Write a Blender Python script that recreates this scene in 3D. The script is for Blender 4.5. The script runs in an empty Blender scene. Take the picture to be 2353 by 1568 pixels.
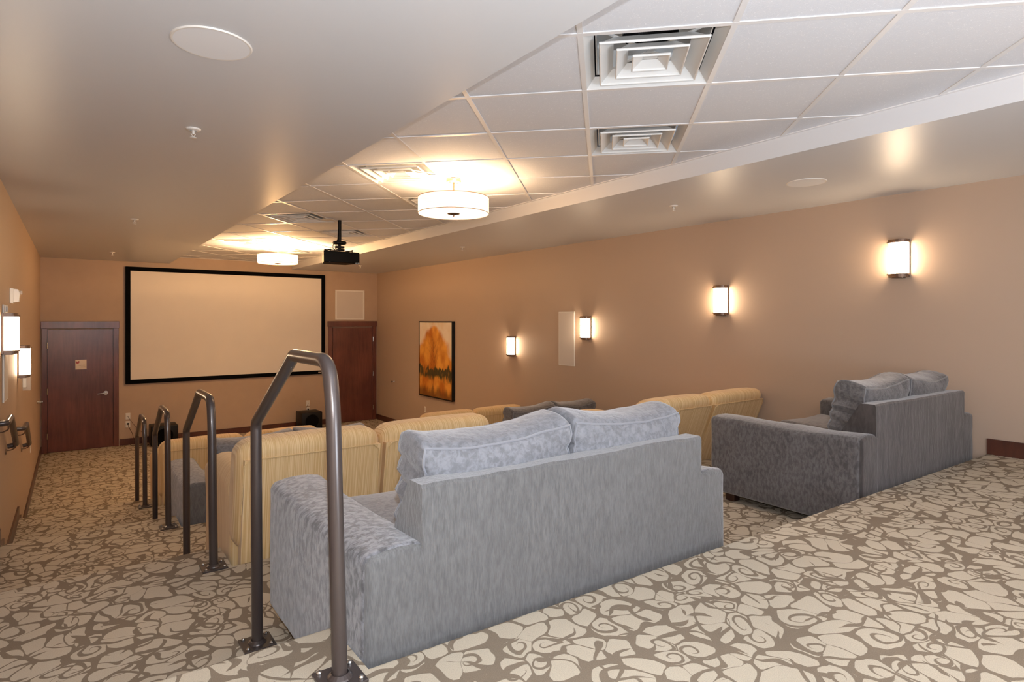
import bpy, bmesh, math, random
from mathutils import Vector, Matrix, noise
random.seed(7)
PI = math.pi
C = bpy.context.scene.collection
sc = bpy.context.scene

# ------------------------------------------------------------------ camera, world, light, exposure
cam = bpy.data.cameras.new('camera'); camo = bpy.data.objects.new('camera', cam); C.objects.link(camo)
camo.location = (0, 0, 2.22); camo.rotation_euler = (PI/2, 0, -math.radians(36.316))
cam.sensor_width = 36; cam.lens = 1373.84/2353*36; cam.shift_y = -47.64/2353; cam.clip_start = .02
sc.camera = camo
sc.view_settings.view_transform = 'Standard'; sc.view_settings.look = 'None'
sc.view_settings.gamma = 1; sc.view_settings.use_curve_mapping = False
sc.view_settings.exposure = 0.12
try:
    sc.cycles.use_denoising = True; sc.cycles.max_bounces = 10; sc.cycles.diffuse_bounces = 6
    sc.cycles.sample_clamp_indirect = 4; sc.cycles.caustics_reflective = False; sc.cycles.caustics_refractive = False
except Exception: pass
w = bpy.data.worlds.new('world'); sc.world = w; w.use_nodes = True
w.node_tree.nodes['Background'].inputs[0].default_value = (.6, .7, .9, 1)
w.node_tree.nodes['Background'].inputs[1].default_value = 0.3

WARM = (1, .56, .24); WARM2 = (1, .65, .35)
SHADE_E = 36.0; PEND_UP = 14.0; PEND_E = 18.0
FILL_W = 25.0; BOUNCE_W = 72.0; FLASH_W = 125.0

def light(name, kind, loc, power, color, size=.05, size_y=None, rot=(0,0,0), parent=None):
    l = bpy.data.lights.new(name, kind); l.energy = power; l.color = color
    if kind == 'AREA':
        l.size = size
        if size_y: l.shape = 'RECTANGLE'; l.size_y = size_y
    else: l.shadow_soft_size = size
    o = bpy.data.objects.new(name, l); C.objects.link(o); o.location = loc; o.rotation_euler = rot
    if parent: o.parent = parent
    return o
# added cool area fill at the unseen back wall, with invented glazing behind it
light('back_fill', 'AREA', (2.3, -2.42, 2.35), FILL_W, (.86, .92, 1.0), 3.6, 1.7, (PI/2, 0, 0))

# photographer's flash at the camera, then an added uplight imitating its ceiling bounce
light('camera_flash', 'POINT', (0, -.03, 2.39), FLASH_W, (.86, .93, 1.0), .02)
light('bounce_fill', 'AREA', (1.5, -1.3, 1.75), BOUNCE_W, (.76, .87, 1.0), 1.2, 1.0, (PI-.35, 0, 0))

# ------------------------------------------------------------------ room numbers
XL, XR, YF, YB = -.43, 5.5235, 12.64, -2.6
SL, SR, HS, HC = 1.4397, 3.647, 3.268, 3.39
TIER = [1.22, .915, .61, .305, 0.0]
EDGE = [1.60, 3.45, 5.30, 7.15]
AX = .683
GX, GY, S = 1.6762, 1.8095, .43105

# ------------------------------------------------------------------ materials
def new_mat(name):
    m = bpy.data.materials.new(name); m.use_nodes = True
    nt = m.node_tree; b = nt.nodes['Principled BSDF']
    return m, nt, b
def N(nt, t, **k):
    n = nt.nodes.new(t)
    for a, v in k.items():
        if a.startswith('i_'): n.inputs[a[2:].replace('_', ' ')].default_value = v
        else: setattr(n, a, v)
    return n
def L(nt, a, b): nt.links.new(a, b)
def srgb(r, g, b):
    f = lambda c: (c/255/12.92) if c/255 <= .04045 else ((c/255+.055)/1.055)**2.4
    return (f(r), f(g), f(b), 1)
def simple(name, col, rough=.5, metal=0, spec=.5, noise_amt=0, noise_scale=20, bump=0, bump_scale=200, coat=0, sheen=0):
    m, nt, b = new_mat(name)
    b.inputs['Base Color'].default_value = col; b.inputs['Roughness'].default_value = rough
    b.inputs['Metallic'].default_value = metal; b.inputs['Specular IOR Level'].default_value = spec
    b.inputs['Coat Weight'].default_value = coat; b.inputs['Sheen Weight'].default_value = sheen
    tc = N(nt, 'ShaderNodeTexCoord')
    if noise_amt:
        n = N(nt, 'ShaderNodeTexNoise'); n.inputs['Scale'].default_value = noise_scale; n.inputs['Detail'].default_value = 4
        L(nt, tc.outputs['Object'], n.inputs['Vector'])
        mx = N(nt, 'ShaderNodeMix', data_type='RGBA', blend_type='MULTIPLY')
        rmp = N(nt, 'ShaderNodeMapRange'); rmp.inputs['To Min'].default_value = 1-noise_amt; rmp.inputs['To Max'].default_value = 1+noise_amt*.3
        rmp.inputs['From Min'].default_value = .3; rmp.inputs['From Max'].default_value = .7
        L(nt, n.outputs['Fac'], rmp.inputs['Value'])
        mx.inputs[0].default_value = 1; mx.inputs[6].default_value = col
        L(nt, rmp.outputs['Result'], mx.inputs[7]); L(nt, mx.outputs[2], b.inputs['Base Color'])
    if bump:
        n2 = N(nt, 'ShaderNodeTexNoise'); n2.inputs['Scale'].default_value = bump_scale; n2.inputs['Detail'].default_value = 3
        L(nt, tc.outputs['Object'], n2.inputs['Vector'])
        bp = N(nt, 'ShaderNodeBump'); bp.inputs['Strength'].default_value = bump; bp.inputs['Distance'].default_value = .002
        L(nt, n2.outputs['Fac'], bp.inputs['Height']); L(nt, bp.outputs['Normal'], b.inputs['Normal'])
    return m
def emis(name, col, strength):
    m, nt, b = new_mat(name)
    b.inputs['Base Color'].default_value = (.8, .75, .65, 1); b.inputs['Roughness'].default_value = .5
    b.inputs['Emission Color'].default_value = (*col, 1); b.inputs['Emission Strength'].default_value = strength
    return m
def lampshade(name, col, strength, trans):
    m, nt, b = new_mat(name)
    b.inputs['Base Color'].default_value = (.55, .5, .42, 1); b.inputs['Roughness'].default_value = .8
    b.inputs['Emission Color'].default_value = (*col, 1); b.inputs['Emission Strength'].default_value = strength
    out = nt.nodes['Material Output']; t = nt.nodes.new('ShaderNodeBsdfTransparent'); t.inputs[0].default_value = (1, .93, .82, 1)
    mx = nt.nodes.new('ShaderNodeMixShader'); mx.inputs[0].default_value = trans
    nt.links.new(b.outputs[0], mx.inputs[1]); nt.links.new(t.outputs[0], mx.inputs[2]); nt.links.new(mx.outputs[0], out.inputs['Surface'])
    return m
def math_n(nt, op, a, b=None, clamp=False):
    n = N(nt, 'ShaderNodeMath', operation=op, use_clamp=clamp)
    for k, v in ((0, a), (1, b)):
        if v is None: continue
        if isinstance(v, (int, float)): n.inputs[k].default_value = v
        else: L(nt, v, n.inputs[k])
    return n.outputs[0]
def mixc(nt, fac, a, b):
    n = N(nt, 'ShaderNodeMix', data_type='RGBA')
    for k, v in ((0, fac), (6, a), (7, b)):
        if isinstance(v, (int, float)): n.inputs[k].default_value = v
        elif isinstance(v, tuple): n.inputs[k].default_value = v
        else: L(nt, v, n.inputs[k])
    return n.outputs[2]
def smooth(nt, v, lo, hi, a=0., b=1.):
    n = N(nt, 'ShaderNodeMapRange', interpolation_type='SMOOTHSTEP')
    n.inputs['From Min'].default_value = lo; n.inputs['From Max'].default_value = hi
    n.inputs['To Min'].default_value = a; n.inputs['To Max'].default_value = b
    L(nt, v, n.inputs['Value']); return n.outputs['Result']

def carpet():
    m, nt, b = new_mat('patterned_carpet')
    b.inputs['Roughness'].default_value = .95; b.inputs['Specular IOR Level'].default_value = .15
    tc = N(nt, 'ShaderNodeTexCoord'); sp = N(nt, 'ShaderNodeSeparateXYZ'); L(nt, tc.outputs['Object'], sp.inputs[0])
    yy = math_n(nt, 'SUBTRACT', sp.outputs['Y'], sp.outputs['Z'])
    cb = N(nt, 'ShaderNodeCombineXYZ'); L(nt, sp.outputs['X'], cb.inputs['X']); L(nt, yy, cb.inputs['Y'])
    P = cb.outputs[0]
    def warp(P, scale, amp, off):
        n = N(nt, 'ShaderNodeTexNoise', noise_dimensions='3D'); n.inputs['Scale'].default_value = scale; n.inputs['Detail'].default_value = 1
        mp = N(nt, 'ShaderNodeVectorMath', operation='ADD'); mp.inputs[1].default_value = (off, off*.7, 0); L(nt, P, mp.inputs[0]); L(nt, mp.outputs[0], n.inputs['Vector'])
        s = N(nt, 'ShaderNodeVectorMath', operation='SUBTRACT'); L(nt, n.outputs['Color'], s.inputs[0]); s.inputs[1].default_value = (.5, .5, .5)
        k = N(nt, 'ShaderNodeVectorMath', operation='SCALE'); L(nt, s.outputs[0], k.inputs[0]); k.inputs['Scale'].default_value = amp
        a = N(nt, 'ShaderNodeVectorMath', operation='ADD'); L(nt, P, a.inputs[0]); L(nt, k.outputs[0], a.inputs[1])
        return a.outputs[0]
    def scroll(V, scale, off, w_edge, w_in, edge_noise):
        o_ = N(nt, 'ShaderNodeVectorMath', operation='ADD'); o_.inputs[1].default_value = (off, off*.6, 0); L(nt, V, o_.inputs[0]); V = o_.outputs[0]
        ve = N(nt, 'ShaderNodeTexVoronoi', voronoi_dimensions='2D', feature='DISTANCE_TO_EDGE')
        vf = N(nt, 'ShaderNodeTexVoronoi', voronoi_dimensions='2D', feature='F1')
        for v in (ve, vf): v.inputs['Scale'].default_value = scale; v.inputs['Randomness'].default_value = .72; L(nt, V, v.inputs['Vector'])
        d = math_n(nt, 'DIVIDE', ve.outputs['Distance'], scale)
        f1 = math_n(nt, 'DIVIDE', vf.outputs['Distance'], scale)
        rel = N(nt, 'ShaderNodeVectorMath', operation='SUBTRACT'); L(nt, V, rel.inputs[0]); L(nt, vf.outputs['Position'], rel.inputs[1])
        sp2 = N(nt, 'ShaderNodeSeparateXYZ'); L(nt, rel.outputs[0], sp2.inputs[0])
        rnd = N(nt, 'ShaderNodeSeparateColor'); L(nt, vf.outputs['Color'], rnd.inputs[0])
        sg = math_n(nt, 'SUBTRACT', math_n(nt, 'MULTIPLY', math_n(nt, 'GREATER_THAN', rnd.outputs[0], .5), 2.), 1.)
        th = math_n(nt, 'ARCTAN2', math_n(nt, 'MULTIPLY', sp2.outputs['Y'], sg), sp2.outputs['X'])
        r = f1
        lr = math_n(nt, 'LOGARITHM', math_n(nt, 'MAXIMUM', r, .002), 3.6)
        t = math_n(nt, 'ADD', math_n(nt, 'ADD', math_n(nt, 'DIVIDE', th, 2*PI), lr), math_n(nt, 'MULTIPLY', rnd.outputs[1], 3.))
        fr = math_n(nt, 'ABSOLUTE', math_n(nt, 'SUBTRACT', math_n(nt, 'FRACT', t), .5))
        dist = math_n(nt, 'MULTIPLY', math_n(nt, 'MULTIPLY', fr, r), 1.2)
        wr = math_n(nt, 'ADD', math_n(nt, 'MULTIPLY', r, .10), w_in)
        sp_ = smooth(nt, math_n(nt, 'SUBTRACT', dist, wr), -.0013, .0013, 1., 0.)
        sp_ = math_n(nt, 'MULTIPLY', sp_, smooth(nt, r, .13/scale, .16/scale)); sp_ = math_n(nt, 'MULTIPLY', sp_, math_n(nt, 'LESS_THAN', rnd.outputs[2], .30))
        rd = math_n(nt, 'MULTIPLY', math_n(nt, 'MAXIMUM', math_n(nt, 'SUBTRACT', f1, .45/scale), 0.), .62)
        e = math_n(nt, 'SUBTRACT', math_n(nt, 'SUBTRACT', d, rd), edge_noise)
        return math_n(nt, 'MAXIMUM', sp_, smooth(nt, e, -.0013, .0013, 1., 0.))
    W1 = warp(P, 3.6, .20, 0); W2 = warp(W1, 9, .055, 3.1)
    nw = N(nt, 'ShaderNodeTexNoise'); nw.inputs['Scale'].default_value = 10; nw.inputs['Detail'].default_value = 1; L(nt, P, nw.inputs['Vector'])
    wd = smooth(nt, nw.outputs['Fac'], .36, .66, .0006, .0042)
    msk = scroll(W2, 9.4, 0, .004, .0026, wd)
    W3 = warp(P, 7, .12, 7.7)
    def contour(scale, off, lvl, w0, w1, mlo, mhi):
        ad_ = N(nt, 'ShaderNodeVectorMath', operation='ADD'); ad_.inputs[1].default_value = (off, -off, 0); L(nt, W3, ad_.inputs[0])
        q = N(nt, 'ShaderNodeTexNoise', noise_dimensions='2D'); q.inputs['Scale'].default_value = scale; q.inputs['Detail'].default_value = 0
        L(nt, ad_.outputs[0], q.inputs['Vector'])
        ab = math_n(nt, 'ABSOLUTE', math_n(nt, 'SUBTRACT', q.outputs['Fac'], lvl))
        mk = N(nt, 'ShaderNodeTexNoise'); mk.inputs['Scale'].default_value = 5; mv = N(nt, 'ShaderNodeVectorMath', operation='ADD'); mv.inputs[1].default_value = (9+off, 4, 2)
        L(nt, P, mv.inputs[0]); L(nt, mv.outputs[0], mk.inputs['Vector'])
        e = math_n(nt, 'SUBTRACT', ab, smooth(nt, mk.outputs['Fac'], mlo, mhi, -.01, w1))
        return smooth(nt, e, -w0, w0, 1., 0.)
    msk = math_n(nt, 'MAXIMUM', msk, contour(5.5, 0, .5, .004, .034, .42, .56))
    msk = math_n(nt, 'MAXIMUM', msk, contour(5.0, 5.3, .47, .004, .032, .44, .58))
    pile = N(nt, 'ShaderNodeTexNoise'); pile.inputs['Scale'].default_value = 420; pile.inputs['Detail'].default_value = 3; L(nt, P, pile.inputs['Vector'])
    big = N(nt, 'ShaderNodeTexNoise'); big.inputs['Scale'].default_value = 1.3; L(nt, P, big.inputs['Vector'])
    col = mixc(nt, msk, srgb(200, 189, 170), srgb(136, 123, 107))
    tone = math_n(nt, 'ADD', math_n(nt, 'MULTIPLY', pile.outputs['Fac'], .8), .6)
    tone = math_n(nt, 'MULTIPLY', tone, smooth(nt, big.outputs['Fac'], .3, .7, .95, 1.05))
    vm = N(nt, 'ShaderNodeVectorMath', operation='SCALE'); L(nt, col, vm.inputs[0]); L(nt, tone, vm.inputs['Scale'])
    L(nt, vm.outputs[0], b.inputs['Base Color'])
    bp = N(nt, 'ShaderNodeBump'); bp.inputs['Strength'].default_value = .5; bp.inputs['Distance'].default_value = .003
    hh = math_n(nt, 'ADD', pile.outputs['Fac'], math_n(nt, 'MULTIPLY', msk, -.35))
    L(nt, hh, bp.inputs['Height']); L(nt, bp.outputs['Normal'], b.inputs['Normal'])
    return m

def velvet(name, dark, light_, scale=22., contrast=(.38, .62), stretch=(1, 1, .55), streak=False):
    m, nt, b = new_mat(name)
    b.inputs['Roughness'].default_value = .62; b.inputs['Specular IOR Level'].default_value = .25
    b.inputs['Sheen Weight'].default_value = .55; b.inputs['Sheen Roughness'].default_value = .45
    b.inputs['Sheen Tint'].default_value = (.95, .96, 1, 1)
    tc = N(nt, 'ShaderNodeTexCoord'); mp = N(nt, 'ShaderNodeMapping'); mp.inputs['Scale'].default_value = stretch
    L(nt, tc.outputs['Object'], mp.inputs[0])
    n = N(nt, 'ShaderNodeTexNoise'); n.inputs['Scale'].default_value = scale; n.inputs['Detail'].default_value = 5; n.inputs['Roughness'].default_value = .62; n.inputs['Distortion'].default_value = .35
    L(nt, mp.outputs[0], n.inputs['Vector'])
    g = N(nt, 'ShaderNodeTexNoise'); g.inputs['Scale'].default_value = 3.5; g.inputs['Detail'].default_value = 3; L(nt, tc.outputs['Object'], g.inputs['Vector'])
    f = math_n(nt, 'ADD', smooth(nt, n.outputs['Fac'], contrast[0], contrast[1], 0, .75), smooth(nt, g.outputs['Fac'], .3, .7, 0, .25))
    if streak:
        mp2 = N(nt, 'ShaderNodeMapping'); mp2.inputs['Scale'].default_value = (230, 230, 34)
        L(nt, tc.outputs['Object'], mp2.inputs[0])
        s = N(nt, 'ShaderNodeTexNoise'); s.inputs['Scale'].default_value = 1; s.inputs['Detail'].default_value = 3; L(nt, mp2.outputs[0], s.inputs['Vector'])
        f = math_n(nt, 'ADD', math_n(nt, 'MULTIPLY', f, .55), math_n(nt, 'MULTIPLY', smooth(nt, s.outputs['Fac'], .3, .72), .45))
    L(nt, mixc(nt, f, dark, light_), b.inputs['Base Color'])
    bp = N(nt, 'ShaderNodeBump'); bp.inputs['Strength'].default_value = .35; bp.inputs['Distance'].default_value = .004
    L(nt, f, bp.inputs['Height']); L(nt, bp.outputs['Normal'], b.inputs['Normal'])
    return m

def striped(name, a, c, sc_=(230., 3., 1.2)):
    m, nt, b = new_mat(name)
    b.inputs['Roughness'].default_value = .85; b.inputs['Specular IOR Level'].default_value = .2; b.inputs['Sheen Weight'].default_value = .2
    tc = N(nt, 'ShaderNodeTexCoord'); mp = N(nt, 'ShaderNodeMapping'); mp.inputs['Scale'].default_value = sc_
    L(nt, tc.outputs['Object'], mp.inputs[0])
    n = N(nt, 'ShaderNodeTexNoise'); n.inputs['Scale'].default_value = 1; n.inputs['Detail'].default_value = 2.5; L(nt, mp.outputs[0], n.inputs['Vector'])
    g = N(nt, 'ShaderNodeTexNoise'); g.inputs['Scale'].default_value = 420; L(nt, tc.outputs['Object'], g.inputs['Vector'])
    f = smooth(nt, n.outputs['Fac'], .36, .66)
    f = math_n(nt, 'ADD', math_n(nt, 'MULTIPLY', f, .85), math_n(nt, 'MULTIPLY', g.outputs['Fac'], .15))
    L(nt, mixc(nt, f, a, c), b.inputs['Base Color'])
    bp = N(nt, 'ShaderNodeBump'); bp.inputs['Strength'].default_value = .2; bp.inputs['Distance'].default_value = .002
    L(nt, f, bp.inputs['Height']); L(nt, bp.outputs['Normal'], b.inputs['Normal'])
    return m

def wood(name, dark, light_, rough=.25):
    m, nt, b = new_mat(name); b.inputs['Roughness'].default_value = rough; b.inputs['Coat Weight'].default_value = .25; b.inputs['Coat Roughness'].default_value = .25
    tc = N(nt, 'ShaderNodeTexCoord'); mp = N(nt, 'ShaderNodeMapping'); mp.inputs['Scale'].default_value = (9, 9, .9)
    L(nt, tc.outputs['Object'], mp.inputs[0])
    n = N(nt, 'ShaderNodeTexNoise'); n.inputs['Scale'].default_value = 3; n.inputs['Detail'].default_value = 7; n.inputs['Distortion'].default_value = .6; L(nt, mp.outputs[0], n.inputs['Vector'])
    g = N(nt, 'ShaderNodeTexNoise'); g.inputs['Scale'].default_value = 2.2; g.inputs['Detail'].default_value = 3; L(nt, tc.outputs['Object'], g.inputs['Vector'])
    f = math_n(nt, 'ADD', math_n(nt, 'MULTIPLY', smooth(nt, n.outputs['Fac'], .3, .7), .45), math_n(nt, 'MULTIPLY', smooth(nt, g.outputs['Fac'], .3, .7), .55))
    L(nt, mixc(nt, f, dark, light_), b.inputs['Base Color'])
    return m

def tile_mat():
    m, nt, b = new_mat('ceiling_tile'); b.inputs['Roughness'].default_value = .8
    tc = N(nt, 'ShaderNodeTexCoord')
    n = N(nt, 'ShaderNodeTexNoise'); n.inputs['Scale'].default_value = 95; n.inputs['Detail'].default_value = 2; n.inputs['Distortion'].default_value = 2.5; L(nt, tc.outputs['Object'], n.inputs['Vector'])
    f = smooth(nt, n.outputs['Fac'], .60, .72)
    L(nt, mixc(nt, f, srgb(220, 222, 228), srgb(245, 246, 250)), b.inputs['Base Color'])
    bp = N(nt, 'ShaderNodeBump'); bp.inputs['Strength'].default_value = .5; bp.inputs['Distance'].default_value = .0015
    L(nt, n.outputs['Fac'], bp.inputs['Height']); L(nt, bp.outputs['Normal'], b.inputs['Normal'])
    return m

def rail_mat():
    m, nt, b = new_mat('rail_paint'); b.inputs['Roughness'].default_value = .28; b.inputs['Metallic'].default_value = .35
    b.inputs['Coat Weight'].default_value = .3; b.inputs['Coat Roughness'].default_value = .15
    tc = N(nt, 'ShaderNodeTexCoord'); mp = N(nt, 'ShaderNodeMapping'); mp.inputs['Scale'].default_value = (60, 60, 14); L(nt, tc.outputs['Object'], mp.inputs[0])
    n = N(nt, 'ShaderNodeTexNoise'); n.inputs['Scale'].default_value = 1; n.inputs['Detail'].default_value = 3; L(nt, mp.outputs[0], n.inputs['Vector'])
    f = smooth(nt, n.outputs['Fac'], .745, .76)
    L(nt, mixc(nt, f, srgb(76, 67, 65), srgb(205, 205, 205)), b.inputs['Base Color'])
    return m

def canvas_mat():
    m, nt, b = new_mat('autumn_tree_canvas'); b.inputs['Roughness'].default_value = .55
    tc = N(nt, 'ShaderNodeTexCoord'); sp = N(nt, 'ShaderNodeSeparateXYZ'); L(nt, tc.outputs['Object'], sp.inputs[0])
    u, v = sp.outputs['Y'], sp.outputs['Z']         # local: u -.62..+.62 , v 0..1.4
    def nz(scale, det=4, sc=(1, 1, 1), off=(0, 0, 0)):
        mp = N(nt, 'ShaderNodeMapping'); mp.inputs['Scale'].default_value = sc; mp.inputs['Location'].default_value = off; L(nt, tc.outputs['Object'], mp.inputs[0])
        n = N(nt, 'ShaderNodeTexNoise'); n.inputs['Scale'].default_value = scale; n.inputs['Detail'].default_value = det; L(nt, mp.outputs[0], n.inputs['Vector']); return n.outputs['Fac']
    # crown: pointed, widening downward
    au = math_n(nt, 'ABSOLUTE', math_n(nt, 'ADD', u, -.04))
    half = math_n(nt, 'POWER', math_n(nt, 'MAXIMUM', math_n(nt, 'SUBTRACT', 1.36, v), 0.0), .62)
    e = math_n(nt, 'SUBTRACT', au, math_n(nt, 'MULTIPLY', half, .92))
    e = math_n(nt, 'ADD', e, math_n(nt, 'MULTIPLY', math_n(nt, 'SUBTRACT', nz(5), .5), .35))
    crown = smooth(nt, e, -.10, .10, 1., 0.)
    sky = mixc(nt, smooth(nt, nz(3), .35, .65), srgb(238, 216, 186), srgb(246, 232, 212))
    org = mixc(nt, smooth(nt, nz(4, 6, (1, 1, .7), (3, 1, 2)), .32, .68), srgb(186, 104, 14), srgb(236, 168, 66))
    c = mixc(nt, crown, sky, org)
    # dark tree line
    ln = math_n(nt, 'ADD', v, math_n(nt, 'MULTIPLY', math_n(nt, 'SUBTRACT', nz(7, 5, (1, 1.6, .6), (5, 5, 5)), .5), .35))
    band = math_n(nt, 'MULTIPLY', smooth(nt, ln, .56, .60, 1., 0.), smooth(nt, ln, .33, .44))
    band = math_n(nt, 'MULTIPLY', band, smooth(nt, nz(9, 5, (1, 1, .5), (1, 2, 3)), .33, .46, .4, 1.))
    c = mixc(nt, band, c, mixc(nt, nz(14), srgb(34, 30, 10), srgb(78, 66, 22)))
    low = smooth(nt, math_n(nt, 'ADD', v, math_n(nt, 'MULTIPLY', math_n(nt, 'SUBTRACT', nz(8, 5, (1, 2, .5), (8, 1, 1)), .5), .3)), .08, .24, 1., 0.)
    c = mixc(nt, math_n(nt, 'MULTIPLY', low, .8), c, srgb(90, 48, 8))
    L(nt, c, b.inputs['Base Color'])
    return m

M = {}
M['carpet'] = carpet()
M['wall'] = simple('tan_wall_paint', srgb(184, 160, 138), .55, bump=.08, bump_scale=350)
M['wall_right'] = simple('tan_wall_paint_right', srgb(184, 163, 145), .55, bump=.08, bump_scale=350)
M['wall_front'] = simple('tan_wall_paint_front', srgb(184, 160, 138), .6, noise_amt=.05, noise_scale=4, bump=.12, bump_scale=300)
M['ceil'] = simple('ceiling_satin_paint', srgb(213, 215, 219), .38, spec=.4, bump=.03, bump_scale=60)
M['tile'] = tile_mat()
M['tee'] = simple('white_grid_metal', srgb(226, 225, 226), .4)
M['vent'] = simple('diffuser_enamel', srgb(226, 226, 225), .4, spec=.5)
M['ventdark'] = simple('duct_dark', srgb(60, 58, 58), .3, metal=.7, bump=.8, bump_scale=30)
M['wood'] = wood('walnut_door', srgb(78, 40, 33), srgb(112, 64, 52), .3)
M['base'] = wood('dark_baseboard', srgb(60, 30, 20), srgb(88, 46, 32), .35)
M['rail'] = rail_mat()
M['black'] = simple('black_satin', srgb(8, 7, 7), .45, spec=.3)
M['blackv'] = simple('black_velvet', srgb(5, 5, 6), .9, spec=.1)
M['screen'] = simple('matte_screen', srgb(240, 232, 220), .9, spec=.1, noise_amt=.02, noise_scale=3)
M['white'] = simple('white_plastic', srgb(232, 228, 222), .4)
M['offwhite'] = simple('perforated_grille', srgb(212, 204, 196), .7, bump=.5, bump_scale=600)
M['spkw'] = simple('white_speaker_cloth', srgb(236, 237, 240), .6)
M['proj'] = simple('projector_black', srgb(6, 6, 6), .6, spec=.15)
M['chrome'] = simple('brushed_nickel', srgb(205, 203, 200), .25, metal=1)
M['bronze'] = simple('oiled_bronze', srgb(120, 100, 88), .38, metal=.8)
M['nickelwarm'] = simple('satin_nickel_warm', srgb(196, 178, 158), .35, metal=.8)
M['shade'] = emis('lit_glass_shade', (1, .73, .47), SHADE_E)
M['velA'] = velvet('grey_crushed_velvet', srgb(66, 66, 69), srgb(152, 153, 160), 40, (.36, .66), (1, 1, .55))
M['velB'] = velvet('grey_velvet_back', srgb(84, 84, 85), srgb(114, 114, 115), 40, (.35, .65), (1.3, 1.3, .35), True)
M['velC'] = velvet('grey_velvet_cushion', srgb(106, 107, 112), srgb(138, 140, 147), 44, (.34, .66), (1, 1, 1))
M['velP'] = simple('grey_piping', srgb(134, 136, 144), .6, sheen=.5)
M['velAd'] = velvet('shaded_grey_crushed_velvet', srgb(70, 68, 70), srgb(104, 103, 106), 60, (.36, .66), (1, 1, .5))  # darker copies of the grey velvet set; dimmer light is put into the colour
M['velBd'] = velvet('shaded_grey_velvet_back', srgb(50, 46, 46), srgb(80, 75, 75), 14, (.36, .7), (1.6, 1.6, .5))
M['velCd'] = velvet('shaded_grey_velvet_cushion', srgb(76, 75, 77), srgb(112, 110, 112), 44, (.34, .66), (1, 1, 1))
M['velPd'] = simple('shaded_grey_piping', srgb(112, 112, 116), .6, sheen=.5)
M['cream'] = striped('cream_striped_fabric', srgb(212, 174, 118), srgb(242, 216, 170))
M['creamy'] = striped('cream_striped_fabric_arm', srgb(222, 188, 134), srgb(242, 216, 170), (3., 230., 1.2))
M['creamp'] = simple('cream_plain_fabric', srgb(222, 190, 138), .85, noise_amt=.06, noise_scale=60, bump=.3, bump_scale=500, sheen=.2)
M['foot'] = simple('dark_wood_foot', srgb(52, 28, 20), .4)
M['canvas'] = canvas_mat()
M['twig'] = simple('painted_twig', srgb(96, 46, 10), .6)
M['signw'] = simple('sign_face', srgb(238, 226, 208), .5)
M['signr'] = simple('sign_red', srgb(176, 84, 84), .5)
M['signt'] = simple('sign_text', srgb(150, 108, 76), .5)
M['glassy'] = simple('clear_cover', srgb(225, 225, 225), .08, spec=.6)
M['cord'] = simple('brown_cord', srgb(70, 45, 28), .5)
M['brownline'] = simple('shade_trim', srgb(150, 112, 76), .6)
M['glint'] = simple('silver_port', srgb(190, 205, 210), .2, metal=.9)
_nt = M['glassy'].node_tree; _t = _nt.nodes.new('ShaderNodeBsdfTransparent'); _m = _nt.nodes.new('ShaderNodeMixShader'); _m.inputs[0].default_value = .72
_nt.links.new(_nt.nodes['Principled BSDF'].outputs[0], _m.inputs[1]); _nt.links.new(_t.outputs[0], _m.inputs[2]); _nt.links.new(_m.outputs[0], _nt.nodes['Material Output'].inputs['Surface'])
mw, nt_, b_ = new_mat('added_fill_pane'); M['fillpane'] = mw  # glowing pane of the added glazing, part of the fill
b_.inputs['Emission Color'].default_value = (.86, .92, 1, 1); b_.inputs['Emission Strength'].default_value = .8

# ------------------------------------------------------------------ mesh helpers
def obj(name, bm, m, parent=None, smooth_=False, loc=None):
    me = bpy.data.meshes.new(name); bmesh.ops.recalc_face_normals(bm, faces=bm.faces[:]); bm.to_mesh(me); bm.free()
    for mm in (m if isinstance(m, (list, tuple)) else [m]): me.materials.append(mm)
    if smooth_:
        for p in me.polygons: p.use_smooth = True
        try: me.set_sharp_from_angle(angle=math.radians(smooth_ if smooth_ is not True else 45))
        except Exception: pass
    o = bpy.data.objects.new(name, me); C.objects.link(o)
    if parent: o.parent = parent
    if loc: o.location = loc
    return o
def thing(name, label, cat, loc=(0, 0, 0), rz=0, group=None):
    o = bpy.data.objects.new(name, None); C.objects.link(o); o.empty_display_size = .1
    o.location = loc; o.rotation_euler = (0, 0, rz); return tag(o, label, cat, group)
def tag(o, label, cat, group=None):
    o['label'] = label; o['category'] = cat
    if group: o['group'] = group
    return o
def struct(name, bm, m, parent=None, **k):
    o = obj(name, bm, m, parent, **k)
    if not parent: o['kind'] = 'structure'
    return o
def B(): return bmesh.new()
def box(bm, x0, x1, y0, y1, z0, z1, bev=0, seg=2, mi=0, mat=None):
    r = bmesh.ops.create_cube(bm, size=1)
    vs = r['verts']
    for v in vs: v.co = Vector((x0+(v.co.x+.5)*(x1-x0), y0+(v.co.y+.5)*(y1-y0), z0+(v.co.z+.5)*(z1-z0)))
    fs = set(f for v in vs for f in v.link_faces)
    for f in fs: f.material_index = mi
    if bev:
        es = list(set(e for v in vs for e in v.link_edges))
        rr = bmesh.ops.bevel(bm, geom=es, offset=bev, segments=seg, affect='EDGES', profile=.5)
        for f in rr['faces']: f.material_index = mi
        vs = list(set(vv for f in rr['faces'] for vv in f.verts) | set(v for v in vs if v.is_valid))
    if mat:
        bmesh.ops.transform(bm, matrix=mat, verts=[v for v in vs if v.is_valid])
    return vs
def poly(bm, pts, mi=0):
    f = bm.faces.new([bm.verts.new(p) for p in pts]); f.material_index = mi; return f
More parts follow.
